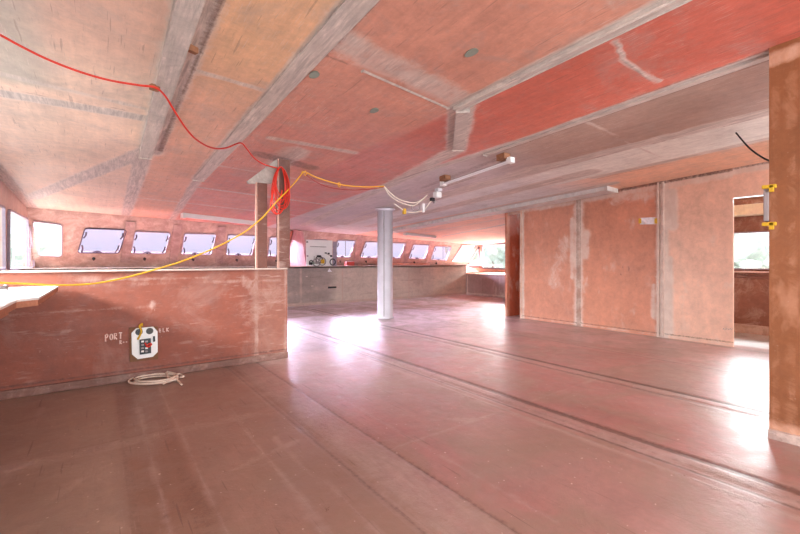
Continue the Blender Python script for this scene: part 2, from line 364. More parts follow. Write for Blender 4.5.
# ------------------------------------------------------------------ floor
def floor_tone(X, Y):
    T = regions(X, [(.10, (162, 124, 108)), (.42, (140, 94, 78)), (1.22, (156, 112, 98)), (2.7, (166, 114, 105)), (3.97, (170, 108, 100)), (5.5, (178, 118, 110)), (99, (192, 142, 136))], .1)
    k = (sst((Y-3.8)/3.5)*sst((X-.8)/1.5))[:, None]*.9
    T = T*(1-k)+np.array(lin((222, 188, 198)))*k  # pale lilac window sheen painted into the far floor's colour
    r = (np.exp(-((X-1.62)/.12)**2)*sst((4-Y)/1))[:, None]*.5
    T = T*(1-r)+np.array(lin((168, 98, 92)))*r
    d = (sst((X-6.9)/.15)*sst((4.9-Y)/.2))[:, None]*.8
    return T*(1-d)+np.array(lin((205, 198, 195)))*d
FF = [(1.26, -3, 1.26, 4.6, .26, .38), (1.12, 4, 1.4, 9.6, .2, .3), (2.70, -3, 2.70, 9.7, .22, .36), (2.5, -3, 2.5, 5, .05, .5), (3.98, -3, 3.98, 9.7, .20, .34), (3.82, -3, 3.82, 5, .04, .45), (5.28, -3, 5.28, 9.7, .14, .35), (-1.1, 3.1, .9, 3.07, .12, .35), (1.4, 5.6, 10, 5.6, .14, .5), (1.9, 7.9, 10, 7.9, .2, .5),
      (1.3, 2.0, 6.7, 2.0, .04, .35), (.42, -1, .42, 4.5, .03, .4), (6.7, 1, 6.7, 5.2, .14, .7), (.75, 1, .8, 3.3, .04, .4), (.95, 1.2, .9, 2.6, .03, .35), (.25, .8, .22, 4.2, .035, .4), (-.4, 2.2, -.38, 4.2, .03, .3), (.5, 2.3, 1.0, 2.45, .05, .35), (1.62, 1, 1.62, 3.5, .04, .3), (1.9, 2.2, 2.2, 2.0, .05, .3), (2.0, 4, 6, 4.1, .05, .3), (1.0, 4.45, 1.7, 4.5, .4, .3), (2.9, 6.3, 2.0, 4.8, .5, .4)]
FD = [(1.10, -3, 1.10, 4.6, .05, .55), (1.24, -3, 1.24, 4.6, .03, .4), (1.42, -3, 1.42, 8, .05, .6), (2.60, -3, 2.60, 9, .05, .8), (2.68, -3, 2.68, 9, .035, .5), (2.79, -3, 2.79, 9, .07, .85), (3.89, -3, 3.89, 9, .05, .75), (4.05, -3, 4.05, 9, .07, .85), (5.22, -3, 5.22, 9, .05, .6), (5.33, -3, 5.33, 9, .035, .5), (2.3, .5, 2.32, 4, .03, .3), (3.3, 1, 3.32, 5, .03, .3),
      (.12, -1, .12, 4.5, .05, .4), (.36, -1, .36, 4.4, .10, .35), (-1.1, 3.18, .8, 3.14, .03, .4), (1.3, 2.5, 1.3, 4, .12, .25)]
def floor3(X, Y):
    z = -.007*(np.exp(-((X-2.62)/.03)**2)+np.exp(-((X-2.78)/.03)**2)+np.exp(-((X-3.9)/.03)**2)+np.exp(-((X-4.05)/.03)**2)+np.exp(-((X-1.12)/.03)**2)+np.exp(-((X-1.42)/.03)**2))
    return np.stack([X, Y, z], 1)
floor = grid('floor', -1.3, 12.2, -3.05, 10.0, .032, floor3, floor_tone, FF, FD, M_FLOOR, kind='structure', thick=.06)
# seam battens: very low filler fillets along the floor
# ------------------------------------------------------------------ inner wall with panels (plane X = 6.78)
WX = 6.78
def wx3(Y, H): return np.stack([np.full_like(Y, WX), Y, H], 1)
def top(Y): return 2.68-.03*WX-.05*Y
def panel_wall(name, y0, y1, rgb, h0=0.0, fills=(), darks=(), parent=None):
    def to3(Y, q):
        H = h0+(top(Y)-h0)*q/2.4; return np.stack([np.full_like(Y, WX), Y, H], 1)
    return grid(name, y0, y1, 0, 2.4, .035, to3, rgb, list(fills), list(darks), M_WX, parent, 'structure', thick=.06 if False else -.05)
def edgef(y0, y1, w_=.10): return [(y0+.03, 0, y0+.03, 2.4, w_, .75), (y1-.03, 0, y1-.03, 2.4, w_, .75), (y0, .02, y1, .02, .05, .7), (y0, 2.36, y1, 2.36, .14, .65)]
ys = px_(578, 300, WX).y; yt = px_(660, 300, WX).y
wall_r = panel_wall('wall_right', .8, 5.05, (204, 132, 106), 0)
bpy.data.objects.remove(wall_r)
def wall_tone(Y, Q):
    T = regions(Y, [(yt, (226, 168, 144)), (ys, (200, 124, 98)), (99, (198, 124, 100))], .03)
    g = (sst((Y-(yt-.5))/.6)*0.0)[:, None]; return T
fl = [(yt-.02, 0, yt-.02, 2.4, .16, .9), (ys, 0, ys, 2.4, .18, .55), (5.02, 0, 5.02, 2.4, .12, .8), (1.65, .03, 5.05, .03, .04, .35), (1.65, 2.33, 5.05, 2.33, .12, .5),
      (yt-.16, 1.7, yt-.14, 2.2, .16, .7), (yt-.12, .1, yt-.12, 1.2, .10, .7), (ys-.12, 1.3, ys-.14, 1.7, .14, .5), (yt+.1, .3, yt+.1, .8, .07, .6), (ys+.12, .9, ys+.12, 2.0, .08, .5),
      (4.3, .8, 4.1, 1.6, .22, .3), (3.2, 2.2, 2.6, 2.25, .15, .4), (1.8, 2.32, 1.2, 2.35, .1, .6)]
dkw = [(1.65, .06, 5.05, .06, .02, .6), (1.65, 2.385, 5.05, 2.385, .05, .7), (ys-.035, 0, ys-.035, 2.4, .02, .6), (ys+.035, 0, ys+.035, 2.4, .02, .6), (3.1, .95, 3.05, 1.15, .015, .6), (2.98, 1.0, 2.98, 1.1, .012, .6)]
def w_to3(Y, q): return np.stack([np.full_like(Y, WX), Y, top(Y)*q/2.4], 1)
wall_r = grid('wall_right', 1.655, 5.05, 0, 2.4, .03, w_to3, wall_tone, fl, dkw, M_WX, None, 'structure', thick=-.05)
hdr = 2.0
def h_to3(Y, q): return np.stack([np.full_like(Y, WX), Y, hdr+(top(Y)-hdr)*q], 1)
grid('wall_header', .75, 1.655, 0, 1, .03, h_to3, (228, 170, 146), [(.75, .9, 1.655, .9, .3, .6)], [(.75, .97, 1.655, .97, .08, .6)], M_WX, wall_r, 'structure', thick=-.05)
def n_to3(Y, q): return np.stack([np.full_like(Y, WX), Y, top(Y)*q/2.4], 1)
grid('wall_pier', -3, .75, 0, 2.4, .1, n_to3, (222, 158, 134), [], [], M_WX, wall_r, 'structure', thick=-.05)
def batten(name, lo, hi, rgb, fill=.5, dark=.2, parent=wall_r, bev=.004, cuts=16):
    bm = bmesh.new(); box(bm, lo, hi, bev)
    bmesh.ops.subdivide_edges(bm, edges=[e for e in bm.edges if e.calc_length() > .5], cuts=cuts)
    return tone_obj(bm_obj(name, bm, M_WX, parent, 'structure'), rgb, fill, dark)
batten('batten', (WX-.02, yt-.045, 0), (WX+.002, yt-.005, top(yt)-.01), (178, 138, 124), .35, .15)
batten('batten', (WX-.02, yt+.02, 0), (WX+.002, yt+.045, top(yt)-.01), (190, 150, 135), .4, .1)
batten('batten', (WX-.012, ys-.03, 0), (WX+.002, ys+.02, top(ys)-.01), (165, 118, 102), .3, .15)
batten('batten', (WX-.02, 5.0, 0), (WX+.002, 5.05, top(5)-.01), (196, 138, 116), .3, .05)
# doorway at the far end of the panels: far jamb, head and red side panel
batten('door_jamb', (WX-.03, 5.36, 0), (WX+.06, 5.41, top(5.4)-.01), (190, 108, 84), .1, .1)
batten('door_head', (WX-.005, 5.05, 2.10), (WX+.05, 5.36, top(5.2)), (186, 120, 100), .3, .2)
batten('door_side_panel', (WX+.06, 5.36, 0), (12.05, 5.42, 2.35), (184, 84, 58), 0, .1)
# ------------------------------------------------------------------ near wall pier (plane X = 3.5)
def near3(Y, H): return np.stack([np.full_like(Y, 3.5), Y, H*(2.68-.105-.05*Y)/2.5], 1)
wall_n = grid('wall_near_right', -3, .667, 0, 2.5, .02, near3, (134, 76, 46),
    [(.56, 0, .56, 2.5, .05, .22), (.64, 0, .64, 2.5, .03, .2), (.3, .4, .45, 1.0, .14, .4), (.2, 1.2, .3, 2.0, .08, .35), (-1, 2.42, .667, 2.42, .09, .75), (-1, .05, .667, .05, .12, .55), (.38, 1.5, .36, 1.9, .06, .5)],
    [(.60, 0, .60, 2.5, .012, .5), (-1, .13, .667, .13, .02, .6), (.48, .2, .5, 2.2, .01, .35)], M_NEAR, None, 'structure', thick=-.06)
batten('baseboard_near', (3.47, -3, 0), (3.5, .667, .06), (150, 112, 102), .4, .3, parent=wall_n)
# ------------------------------------------------------------------ partition (plane Y = 4.65)
PY = 4.65; PXE = 1.785; PH = 1.05
def part3(X, H): return np.stack([X, np.full_like(X, PY), H], 1)
def part_tone(X, H): return regions(X, [(1.38, (138, 68, 50)), (99, (142, 82, 66))], .08)
partition = grid('wall_partition', -1.15, PXE, 0, PH, .025, part3, part_tone,
    [(1.42, 0, 1.42, PH, .05, .3), (1.76, 0, 1.76, PH, .04, .3), (-1, .70, 1.4, .71, .01, .3), (-1, .94, 1.7, .93, .02, .3), (1.3, .55, 1.6, .75, .25, .25), (.405, .70, .41, .73, .05, .5), (-1, .50, -.2, .52, .012, .6), (-.2, .98, .9, .97, .04, .3), (1.38, .8, 1.3, .95, .1, .35)],
    [(-1.15, .10, PXE, .10, .015, .6), (1.37, 0, 1.37, PH, .012, .5), (-1.15, .04, PXE, .04, .03, .4), (1.48, .1, 1.48, PH, .05, .3)], M_DARKP, None, 'structure', thick=.06)
bm = bmesh.new(); box(bm, (-1.15, PY-.02, PH), (PXE, PY+.11, PH+.018), .005)
bm_obj('trim_1', bm, M_CREAM, partition, 'structure')
bm = bmesh.new(); box(bm, (-1.15, PY-.03, 0), (PXE, PY-.0, .075), .01)
bmesh.ops.subdivide_edges(bm, edges=[e for e in bm.edges if e.calc_length() > .5], cuts=30)
tone_obj(bm_obj('baseboard_partition', bm, M_DARKP, partition, 'structure'), (122, 76, 64), .15, .3)
# ------------------------------------------------------------------ far bulkhead and shelf
BY = 9.75
def bulk3(X, H): return np.stack([X, np.full_like(X, BY), H], 1)
blk = grid('wall_bulkhead', -1.15, 10.1, 0, 1.0, .05, bulk3, lambda X, H: regions(X, [(5.0, (158, 130, 122)), (8.6, (194, 162, 148)), (99, (208, 170, 150))], .4),
    [(x, 0, x, 1.0, .04, .6) for x in (4.1, 5.3, 7.6, 10.05)]+[(3.6, .98, 10.1, .98, .04, .7), (3.6, .04, 10.1, .04, .08, .7), (3.8, .3, 5.2, .5, .12, .35)],
    [(x+.06, 0, x+.06, 1.0, .03, .4) for x in (4.3, 5.9)], M_DARKP, None, 'structure', thick=.05)
def shelf3(X, Y): return np.stack([X, Y, np.full_like(X, 1.0)], 1)
grid('front_shelf', -1.15, 12.0, BY, 11.55, .1, shelf3, (214, 150, 132), [], [], M_WX, blk, 'structure', thick=.03)
bm = bmesh.new(); box(bm, (-1.15, BY-.02, 1.0), (10.1, BY+.05, 1.02), .004); bm_obj('trim_2', bm, M_CREAM, blk, 'structure')
# starboard low wall and outer shelf
def sb3(Y, H): return np.stack([np.full_like(Y, 10.1), Y, H], 1)
sbw = grid('wall_starboard', 5.42, BY, 0, .70, .05, sb3, (160, 122, 116), [(5.4, .03, BY, .03, .05, .7), (9.7, 0, 9.7, .7, .06, .7), (5.4, .68, BY, .68, .03, .7)], [(y, 0, y, .7, .02, .5) for y in (6.6, 7.2, 7.8, 8.4, 9.0)], M_WX, None, 'structure', thick=-.05)
bm = bmesh.new(); box(bm, (10.1, 5.42, .69), (12.0, 11.6, .72), .005); tone_obj(bm_obj('side_shelf', bm, M_WX, sbw, 'structure'), (214, 152, 130), .1)
# ------------------------------------------------------------------ windows
def quad(fn, *pp): return [fn(u, v) for u, v in pp]
def frame_ring(name, poly, wout, win, nv, mat, parent=None, kind='structure', r=.05):
    bm = bmesh.new(); slab(bm, rounded(inset(poly, -wout), r+wout), [rounded(inset(poly, win), r)], nv)
    return bm_obj(name, bm, mat, parent, kind)
fn = Vector((0, -1, -RK)).normalized()    # inward normal of the raked front
FW = [((85, 228), (126.5, 229.5), (118.5, 252.5), (78, 252)), ((135, 231), (170.5, 232.5), (165, 253), (131, 252.5)), ((184.5, 233), (216, 234), (211, 254), (181, 253.5)),
      ((227.8, 234.5), (256, 235.5), (251.5, 255), (226, 254.3)), ((270, 236.8), (294, 237.8), (289.5, 256), (267.5, 255.5)), ((313, 239.5), (327, 240), (323, 257), (310, 256.5)), ((337.3, 240), (355.3, 240.5), (349.6, 257), (334, 256.5)),
      ((365.3, 241.6), (383, 242), (377, 257.3), (359.8, 257)), ((390, 242.6), (405.5, 243), (399.5, 257.9), (384.5, 257.5)), ((413, 244.2), (429.4, 244.8), (424.4, 258.6), (408, 258)), ((434.4, 246), (450.8, 246.6), (446, 260), (430, 259.2)),
      ((461.5, 245), (476.5, 245.3), (463.5, 261.5), (451.3, 261))]
LW = ((33, 220.7), (62, 224.3), (62, 255.8), (39, 254.7))
def rk(X, h): return Vector((X, FR-RK*(h-1.1), h))
def hc_r(X): return (2.68-.03*X-.05*(FR+.88))/(1-.05*RK)
outer = [rk(-1.15, .98), rk(12, .98), rk(12, hc_r(12)-.0), rk(-1.15, hc_r(-1.15))]
holes = [rounded(quad(pr, *q), .05) for q in FW]+[rounded(quad(pr, *LW), .04)]
bm = bmesh.new(); slab(bm, outer, holes, -fn*.05)
wall_front = tone_obj(bm_obj('wall_front', bm, M_WX, None, 'structure'), (164, 128, 116), .25, 0)
dY = Vector((0, 0, 0))
for i, q in enumerate(FW+[LW]):
    P = quad(pr, *q); last = i >= 11
    fr = frame_ring('window_%d' % (i+1), P, .025, .012, fn*.03, M_GASKET if i == 0 else M_FRAME, None)
    bm = bmesh.new(); slab(bm, [p-fn*.015 for p in P], [], -fn*.008); bm_obj('glass_pane', bm, M_GLASS if last else M_GLASS_L, fr, 'structure')
    if not last and i != 5:
        tl, tr, br, bl = P; ins = fn*.045
        def at(s, t_): return tl.lerp(tr, s).lerp(bl.lerp(br, s), t_)+ins
        for (s0, t0, s1, t1) in ((.05, .12, .03, .36), (.93, .12, .92, .36), (.04, .66, .08, .95), (.93, .64, .9, .95)):
            bm = bmesh.new(); tube(bm, [at(s0, t0), at((s0+s1)/2+.02, (t0+t1)/2), at(s1, t1)], .016, 6, 4)
            bm_obj('latch', bm, M_GASKET, fr)
        bm = bmesh.new(); tube(bm, [at(.34, .95), at(.45, .9), at(.56, .95)], .018, 6, 4); tube(bm, [at(.45, .98), at(.47, .9)], .022, 6, 1)
        bm_obj('window_stay', bm, M_GASKET, fr)
        c = bl.lerp(br, .42)+(bl-tl).normalized()*(.17)+fn*.02
        bm = bmesh.new(); bmesh.ops.create_uvsphere(bm, u_segments=10, v_segments=8, radius=.034, matrix=Matrix.Translation(c)); tube(bm, [c, c+fn*.05], .018, 8, 1)
        bm_obj('bolt_fitting', bm, M_BLACK, wall_front)
# ribs between the front windows
for (a, b) in ((126, 62), (128, 133), (176, 174), (221, 218.5), (262, 259.5)):
    pass
for k in range(len(FW)-1):
    if k in (4, 5): continue
    q0, q1 = FW[k], FW[k+1]
    ub = (q0[2][0]+q1[3][0])/2; ut = (q0[1][0]+q1[0][0])/2; vb = q0[2][1]+9; vt = q0[1][1]-8
    if k == 10: continue
    A = pr(ub, vb); B = pr(ut, vt)
    if A.z < 1.0: A = A.lerp(B, (1.0-A.z)/(B.z-A.z))
    dd = (B-A); bm = bmesh.new(); obox(bm, (A+B)/2, dd, fn, dd.cross(fn), (dd.length, .05, .17), .01)
    tone_obj(bm_obj('rib', bm, M_WX, wall_front, 'structure'), (152, 118, 112), .2, 0)
# centre fin between the front windows
bm = bmesh.new()
X0 = 4.26; P = [rk(X0, 1.0), Vector((X0, BY+.05, 1.0)), Vector((X0, BY+.35, 1.93)), rk(X0, 2.02)]
slab(bm, P, [], (.05, 0, 0)); tone_obj(bm_obj('fin_panel', bm, M_WX, wall_front, 'structure'), (196, 132, 132), .1)
bm = bmesh.new(); tube(bm, [rk(X0-.03, .98)+fn*.04, rk(X0-.03, 2.0)+fn*.04], .045, 4, 1); tone_obj(bm_obj('fin_rib', bm, M_WX, wall_front, 'structure'), (156, 84, 70), 0)
# left hull wall
def lx(u, v): return px_(u, v, -1.15)
LH = [[(-30, 197), (2, 207.5), (2.4, 268.5), (-30, 271.5)], [(7.5, 210.5), (26, 219.5), (26.6, 267.3), (7, 268.5)], [(28.3, 226), (32.2, 258), (32.6, 266.6), (28.3, 267.2)]]
lp = [quad(lx, *q) for q in LH]
lp += [[Vector((-1.15, 3.2, 2.15)), Vector((-1.15, 6.0, 2.1)), Vector((-1.15, 6.0, 1.02)), Vector((-1.15, 3.2, 1.02))], [Vector((-1.15, -.4, 2.15)), Vector((-1.15, 2.2, 2.15)), Vector((-1.15, 2.2, 1.02)), Vector((-1.15, -.4, 1.02))]]
def hcl(Y): return 2.68+.0345-.05*Y
bm = bmesh.new()
slab(bm, [Vector((-1.15, -3, 0)), Vector((-1.15, 11.48, 0)), rk(-1.15, 1.0), rk(-1.15, hc_r(-1.15)), Vector((-1.15, -3, hcl(-3)))], [rounded(q, .04) for q in lp], (-.05, 0, 0))
wall_left = tone_obj(bm_obj('wall_left', bm, M_WX, None, 'structure'), (196, 150, 138), .25, 0)
for i, q in enumerate(lp):
    fr = frame_ring('window_%d' % (i+14), q, .05 if i != 2 else .03, .01, (.035, 0, 0), M_FRAME, None, r=.03)
    bm = bmesh.new(); slab(bm, [p+Vector((-.02, 0, 0)) for p in q], [], (-.008, 0, 0)); bm_obj('glass_pane', bm, M_GLASS, fr, 'structure')
# starboard hull wall
def rx(u, v): return px_(u, v, 12.0)
RH = [quad(rx, (478.6, 247.5), (479, 266.5), (466.5, 266.5)), quad(rx, (482.3, 244.6), (515, 243.6), (515, 268.6), (482.3, 267.6))]
bm = bmesh.new()
slab(bm, [Vector((12, 5.4, 0)), Vector((12, 11.6, 0)), rk(12, 1.0), rk(12, hc_r(12)), Vector((12, 5.4, hc(12, 5.4)))], [rounded(q, .04) for q in RH], (.05, 0, 0))
wall_sb = tone_obj(bm_obj('wall_far_right', bm, M_WX, None, 'structure'), (212, 152, 134), .12, 0)
for i, q in enumerate(RH):
    fr = frame_ring('window_%d' % (i+19), q, .09, .02, (-.035, 0, 0), M_FRAMED, None, r=.03)
    bm = bmesh.new(); slab(bm, [p+Vector((.02, 0, 0)) for p in q], [], (.008, 0, 0)); bm_obj('glass_pane', bm, M_GLASS, fr, 'structure')
# side cabin beyond the right doorway (plane X = 8.25)
CX = 8.25
def cq(y0, y1, h0, h1): return [Vector((CX, y0, h0)), Vector((CX, y1, h0)), Vector((CX, y1, h1)), Vector((CX, y0, h1))]
bm = bmesh.new(); slab(bm, cq(-3, 5.36, 0, 2.16), [cq(.9, 2.9, 1.03, 1.60)], (.05, 0, 0))
wc = tone_obj(bm_obj('wall_cabin', bm, M_WX, None, 'structure'), (142, 88, 70), .1, .1)
fr = frame_ring('window_21', cq(.9, 2.9, 1.03, 1.60), .03, .01, (-.03, 0, 0), M_FRAME, None, r=.02)
bm = bmesh.new(); slab(bm, cq(.9, 2.9, 1.03, 1.60), [], (.01, 0, 0)); o = bm_obj('glass_pane', bm, M_GLASS, fr, 'structure'); o.location.x = .02
batten('window_sill', (CX-.07, .2, .965), (CX, 5.3, .99), (226, 178, 170), .3, 0, parent=wc)
batten('locker_dark_strip', (CX-.03, .2, .88), (CX, 5.3, .93), (120, 70, 58), .0, .1, parent=wc)  # raised strip below the sill, darker than the wall
batten('roof_shelf', (CX-.30, .2, 1.86), (CX, 5.3, 2.02), (226, 204, 176), .2, 0, parent=wc)
batten('baseboard_cabin', (CX-.02, .2, 0), (CX, 5.3, .14), (168, 118, 96), .4, .1, parent=wc)
# aft end of the cabin, open in the middle
bm = bmesh.new(); slab(bm, [Vector((-1.15, -3.02, 0)), Vector((8.25, -3.02, 0)), Vector((8.25, -3.02, 2.56)), Vector((-1.15, -3.02, 2.86))], [[Vector((-.9, -3.02, .3)), Vector((6.6, -3.02, .3)), Vector((6.6, -3.02, 2.4)), Vector((-.9, -3.02, 2.4))]], (0, -.05, 0))
tone_obj(bm_obj('wall_aft', bm, M_WX, None, 'structure'), (205, 140, 116), .2, 0)
# small step beside the far jamb
bm = bmesh.new()
a = pf(498.8, 307.5); b = pf(507.5, 308.5)
slab(bm, [Vector((7.62, 5.42, 0)), Vector((7.62, 6.0, 0)), Vector((7.62, 6.0, .12)), Vector((7.62, 5.7, .30)), Vector((7.62, 5.42, .32))], [], (.5, 0, 0))
o = tone_obj(bm_obj('wooden_step', bm, M_WX), (176, 96, 84), .1, .1); tag(o, 'small reddish wooden step at the foot of the far door jamb', 'step')

# ------------------------------------------------------------------ posts and column
def post(x0, x1, dep, htop, label):
    bm = bmesh.new(); box(bm, (x0, PY-.005, PH+.018), (x1, PY-.005+dep, htop), .006)
    bmesh.ops.subdivide_edges(bm, edges=[e for e in bm.edges if e.calc_length() > .5], cuts=24)
    o = tone_obj(bm_obj('support_post', bm, M_DARKP), (108, 60, 48), .04, .12); tag(o, label, 'post'); return o
p = py_(257.3, 250, PY).x; q = py_(267, 250, PY).x; r = py_(279, 250, PY).x; s = py_(289.8, 250, PY).x
hp = hc(1.5, PY)-.045
post(p, q, .09, py_(262, 183, PY).z, 'slim brown post on the partition, the one without a cord coil')
post(r, s, .10, hp, 'slim brown post at the partition end with the red cord coil hanging on it')
for (a, b) in ((p-.018, p), (r-.016, r)):
    bm = bmesh.new(); box(bm, (a, PY, PH+.018), (b, PY+.03, hp if a > p else py_(262, 183, PY).z), .003); o = bm_obj('trim_3', bm, M_PALE, partition, 'structure')
cx, cy = 4.61, 6.70; ct = hc(cx, cy)
cr = .155
root = empty('support_column', (cx, cy, 0), 'round silver-white column standing alone on the open floor', 'column')
bm = bmesh.new(); lathe(bm, (cx, cy, 0), [(cr+.02, 0.003), (cr+.02, .025), (cr, .03), (cr, ct-.05)], 40); o = bm_obj('shaft', bm, M_COLUMN, smooth=False); adopt(root, o)
for f_ in o.data.polygons: f_.use_smooth = abs(f_.normal.z) < .5
bm = bmesh.new(); lathe(bm, (cx, cy, ct-.05), [(cr+.012, 0), (cr+.012, .022), (cr+.05, .026), (cr+.05, .042)], 40); adopt(root, bm_obj('cap', bm, M_COLUMN))
bm = bmesh.new(); box(bm, (cx-cr*.72, cy-cr*.80, .05), (cx-cr*.66, cy-cr*.70, ct-.06), .003); adopt(root, bm_obj('seam', bm, M_GREY))
# ------------------------------------------------------------------ counter
CE = [(-1.10, .3), (-.375, .3), (-.375, 3.08), (-.295, 3.2), (-.295, 4.615), (-1.10, 4.615)]
root = empty('counter', (-.7, 2.5, .88), 'white-topped counter with bare plywood edge running along the hull to the partition', 'counter')
bm = bmesh.new(); slab(bm, [Vector((x, y, .933)) for x, y in CE], [], (0, 0, -.012)); t1 = bm_obj('worktop', bm, M_COUNTER)
bm = bmesh.new(); slab(bm, [Vector((x-(.004 if x > -1 else 0), y, .921)) for x, y in CE], [], (0, 0, -.035)); t2 = bm_obj('ply_core', bm, M_EDGE)
bm = bmesh.new(); box(bm, (-1.10, .3, .86), (-.40, 3.0, .886), .003); t3 = bm_obj('lower_layer', bm, M_EDGE)
bm = bmesh.new(); box(bm, (-1.14, .3, .80), (-1.10, 4.615, .93), .003); t4 = bm_obj('wall_cleat', bm, M_EDGE)
adopt(root, t1, t2, t3, t4)
bm = bmesh.new()
c = pf(-3, 291, .945)
tube(bm, [c+Vector((.05*math.cos(a*.8), .09*math.sin(a*.8), .008+.0015*a)) for a in range(18)], .007, 6, 3)
tag(bm_obj('wire_loop', bm, M_GREY), 'short loop of grey wire lying on the white counter', 'wire')

# ------------------------------------------------------------------ electrical panel on partition
FYY = PY-.002
def pp(u, v, off=0.0): return py_(u, v, FYY-off)
root = empty('electrical_panel', pp(144, 358), 'white eight-sided electrical cover on a brown backing board, low on the partition', 'electrical panel')
bm = bmesh.new(); slab(bm, quad(lambda u, v: pp(u, v), (129.3, 327.5), (157.5, 326.2), (157.8, 358.5), (129.5, 361.8)), [], (0, -.02, 0)); a = bm_obj('backing_board', bm, M_BROWNB)
bm = bmesh.new(); slab(bm, quad(lambda u, v: pp(u, v, .02), (131.3, 333), (136, 328.2), (153, 326.4), (157.2, 331), (157.4, 351.5), (152.5, 356.3), (137.5, 358.7), (131.8, 354)), [], (0, -.022, 0)); b = bm_obj('cover', bm, M_WHITE)
adopt(root, a, b)
for (u, v, m, nm) in ((139, 332, M_BLACK, 'socket'), (149.6, 331, M_SOCK, 'socket')):
    c = pp(u, v, .042); bm = bmesh.new()
    bmesh.ops.create_cone(bm, cap_ends=True, segments=24, radius1=.033, radius2=.029, depth=.02, matrix=Matrix.Translation(c)@Matrix.Rotation(math.pi/2, 4, 'X'))
    bmesh.ops.create_cone(bm, cap_ends=True, segments=16, radius1=.018, radius2=.018, depth=.03, matrix=Matrix.Translation(c+Vector((0, -.004, 0)))@Matrix.Rotation(math.pi/2, 4, 'X'))
    bm_obj(nm, bm, m, b)
bm = bmesh.new(); slab(bm, quad(lambda u, v: pp(u, v, .042), (139.3, 339.5), (150.5, 338), (150.8, 352.5), (139.6, 354.2)), [], (0, -.03, 0)); a = bm_obj('breaker_block', bm, M_BLACK); adopt(root, a)
for k in range(4):
    for j in range(2):
        bm = bmesh.new(); c = pp(142.5+j*4, 341.5+k*3.3, .078); box(bm, c-Vector((.011, .006, .008)), c+Vector((.011, .006, .008)), .002); bm_obj('breaker', bm, M_GREY if (k+j) % 3 else M_WHITE, a)
bm = bmesh.new(); slab(bm, quad(lambda u, v: pp(u, v, .042), (152.8, 336.2), (154.8, 336), (155, 341.2), (153, 341.6)), [], (0, -.016, 0)); adopt(root, bm_obj('switch', bm, M_BLACK))
bm = bmesh.new(); tube(bm, [pp(145, 343, .08), pp(147, 345.5, .10), pp(149.5, 343.5, .09), pp(151.5, 344.5, .08), pp(148, 347, .09), pp(145.5, 345, .085)], .006, 6, 6); adopt(root, bm_obj('red_wire', bm, M_RED))
bm = bmesh.new(); tube(bm, [pp(142.5, 323.5, .03), pp(139.5, 326, .045), pp(141.2, 330, .07), pp(140.5, 334, .06), pp(137.6, 339.5, .05)], .009, 6, 6); adopt(root, bm_obj('yellow_tag', bm, M_YELC))
bm = bmesh.new(); tube(bm, [pp(139.5, 325.6, .04), pp(142.8, 325.2, .04)], .011, 6, 1); adopt(root, bm_obj('yellow_strap', bm, M_YELC))
# chalk writing: PORT, R --, BLK
LET = {'P': [[(.05, 1.2), (0, .1), (.35, 0), (.65, .1), (.65, .35), (.4, .55), (.05, .6)]], 'O': [[(.4, .05), (.12, .2), (0, .5), (.1, .85), (.35, 1), (.65, .85), (.78, .5), (.65, .15), (.4, .05)]], 'R': [[(0, 1), (0, 0), (.6, .05), (.6, .35), (.05, .5), (.7, 1)]],
       'T': [[(0, 0), (.9, 0)], [(.5, 0), (.45, 1)]], 'B': [[(0, 1), (0, 0), (.5, .1), (.5, .35), (.05, .5), (.55, .65), (.5, .95), (0, 1)]], 'L': [[(0, 0), (0, 1), (.6, 1)]], 'K': [[(0, 0), (0, 1)], [(.6, 0), (.05, .5), (.65, 1)]], '-': [[(0, .6), (.7, .55)]]}
def scrawl(txt, u, v, wd, ht, sl, r):
    bm = bmesh.new()
    for k, ch in enumerate(txt):
        if ch == ' ': continue
        for st in LET[ch]:
            pts = [pp(u+(k+x*.78)*wd, v+y*ht+sl*k, .001) for x, y in st]; tube(bm, pts, r*1.7, 5, 1)
    return bm_obj('chalk_writing', bm, M_CHALK, partition)
scrawl('PORT', 105.3, 334.3, 4.5, 6.0, -.5, .0033); scrawl('R--', 119.8, 340.3, 2.9, 3.6, -.2, .0028); scrawl('BLK', 159.3, 328.6, 3.7, 3.6, -.4, .0026)
# rope coil on the floor
bm = bmesh.new(); c = pf(157, 381.5); ax = Vector((.802, -.598, 0)); ay = Vector((.598, .802, 0)); pts = []
for k in range(52):
    a = k/52*2*math.pi*3.3; rr = 1-.13*math.sin(k*.19); pts.append(c+ax*(.20*rr*math.cos(a)-.02)+ay*(.15*rr*math.sin(a))+Vector((0, 0, .010+.0095*k/14)))
e = pts[-1]; pts += [pf(170, 380, .03), pf(174, 375.8, .03), pf(179, 373.8, .03), pf(183.5, 376.2, .02), pf(180, 377.2, .012)]
tube(bm, pts, .0085, 7, 4); tube(bm, [pf(163, 384, .02), pf(171, 379.5, .035), pf(177, 380, .02), pf(181.5, 384.5, .012)], .0085, 7, 6)
tag(bm_obj('rope_coil', bm, M_ROPE), 'coil of white rope lying on the floor in front of the partition', 'rope')

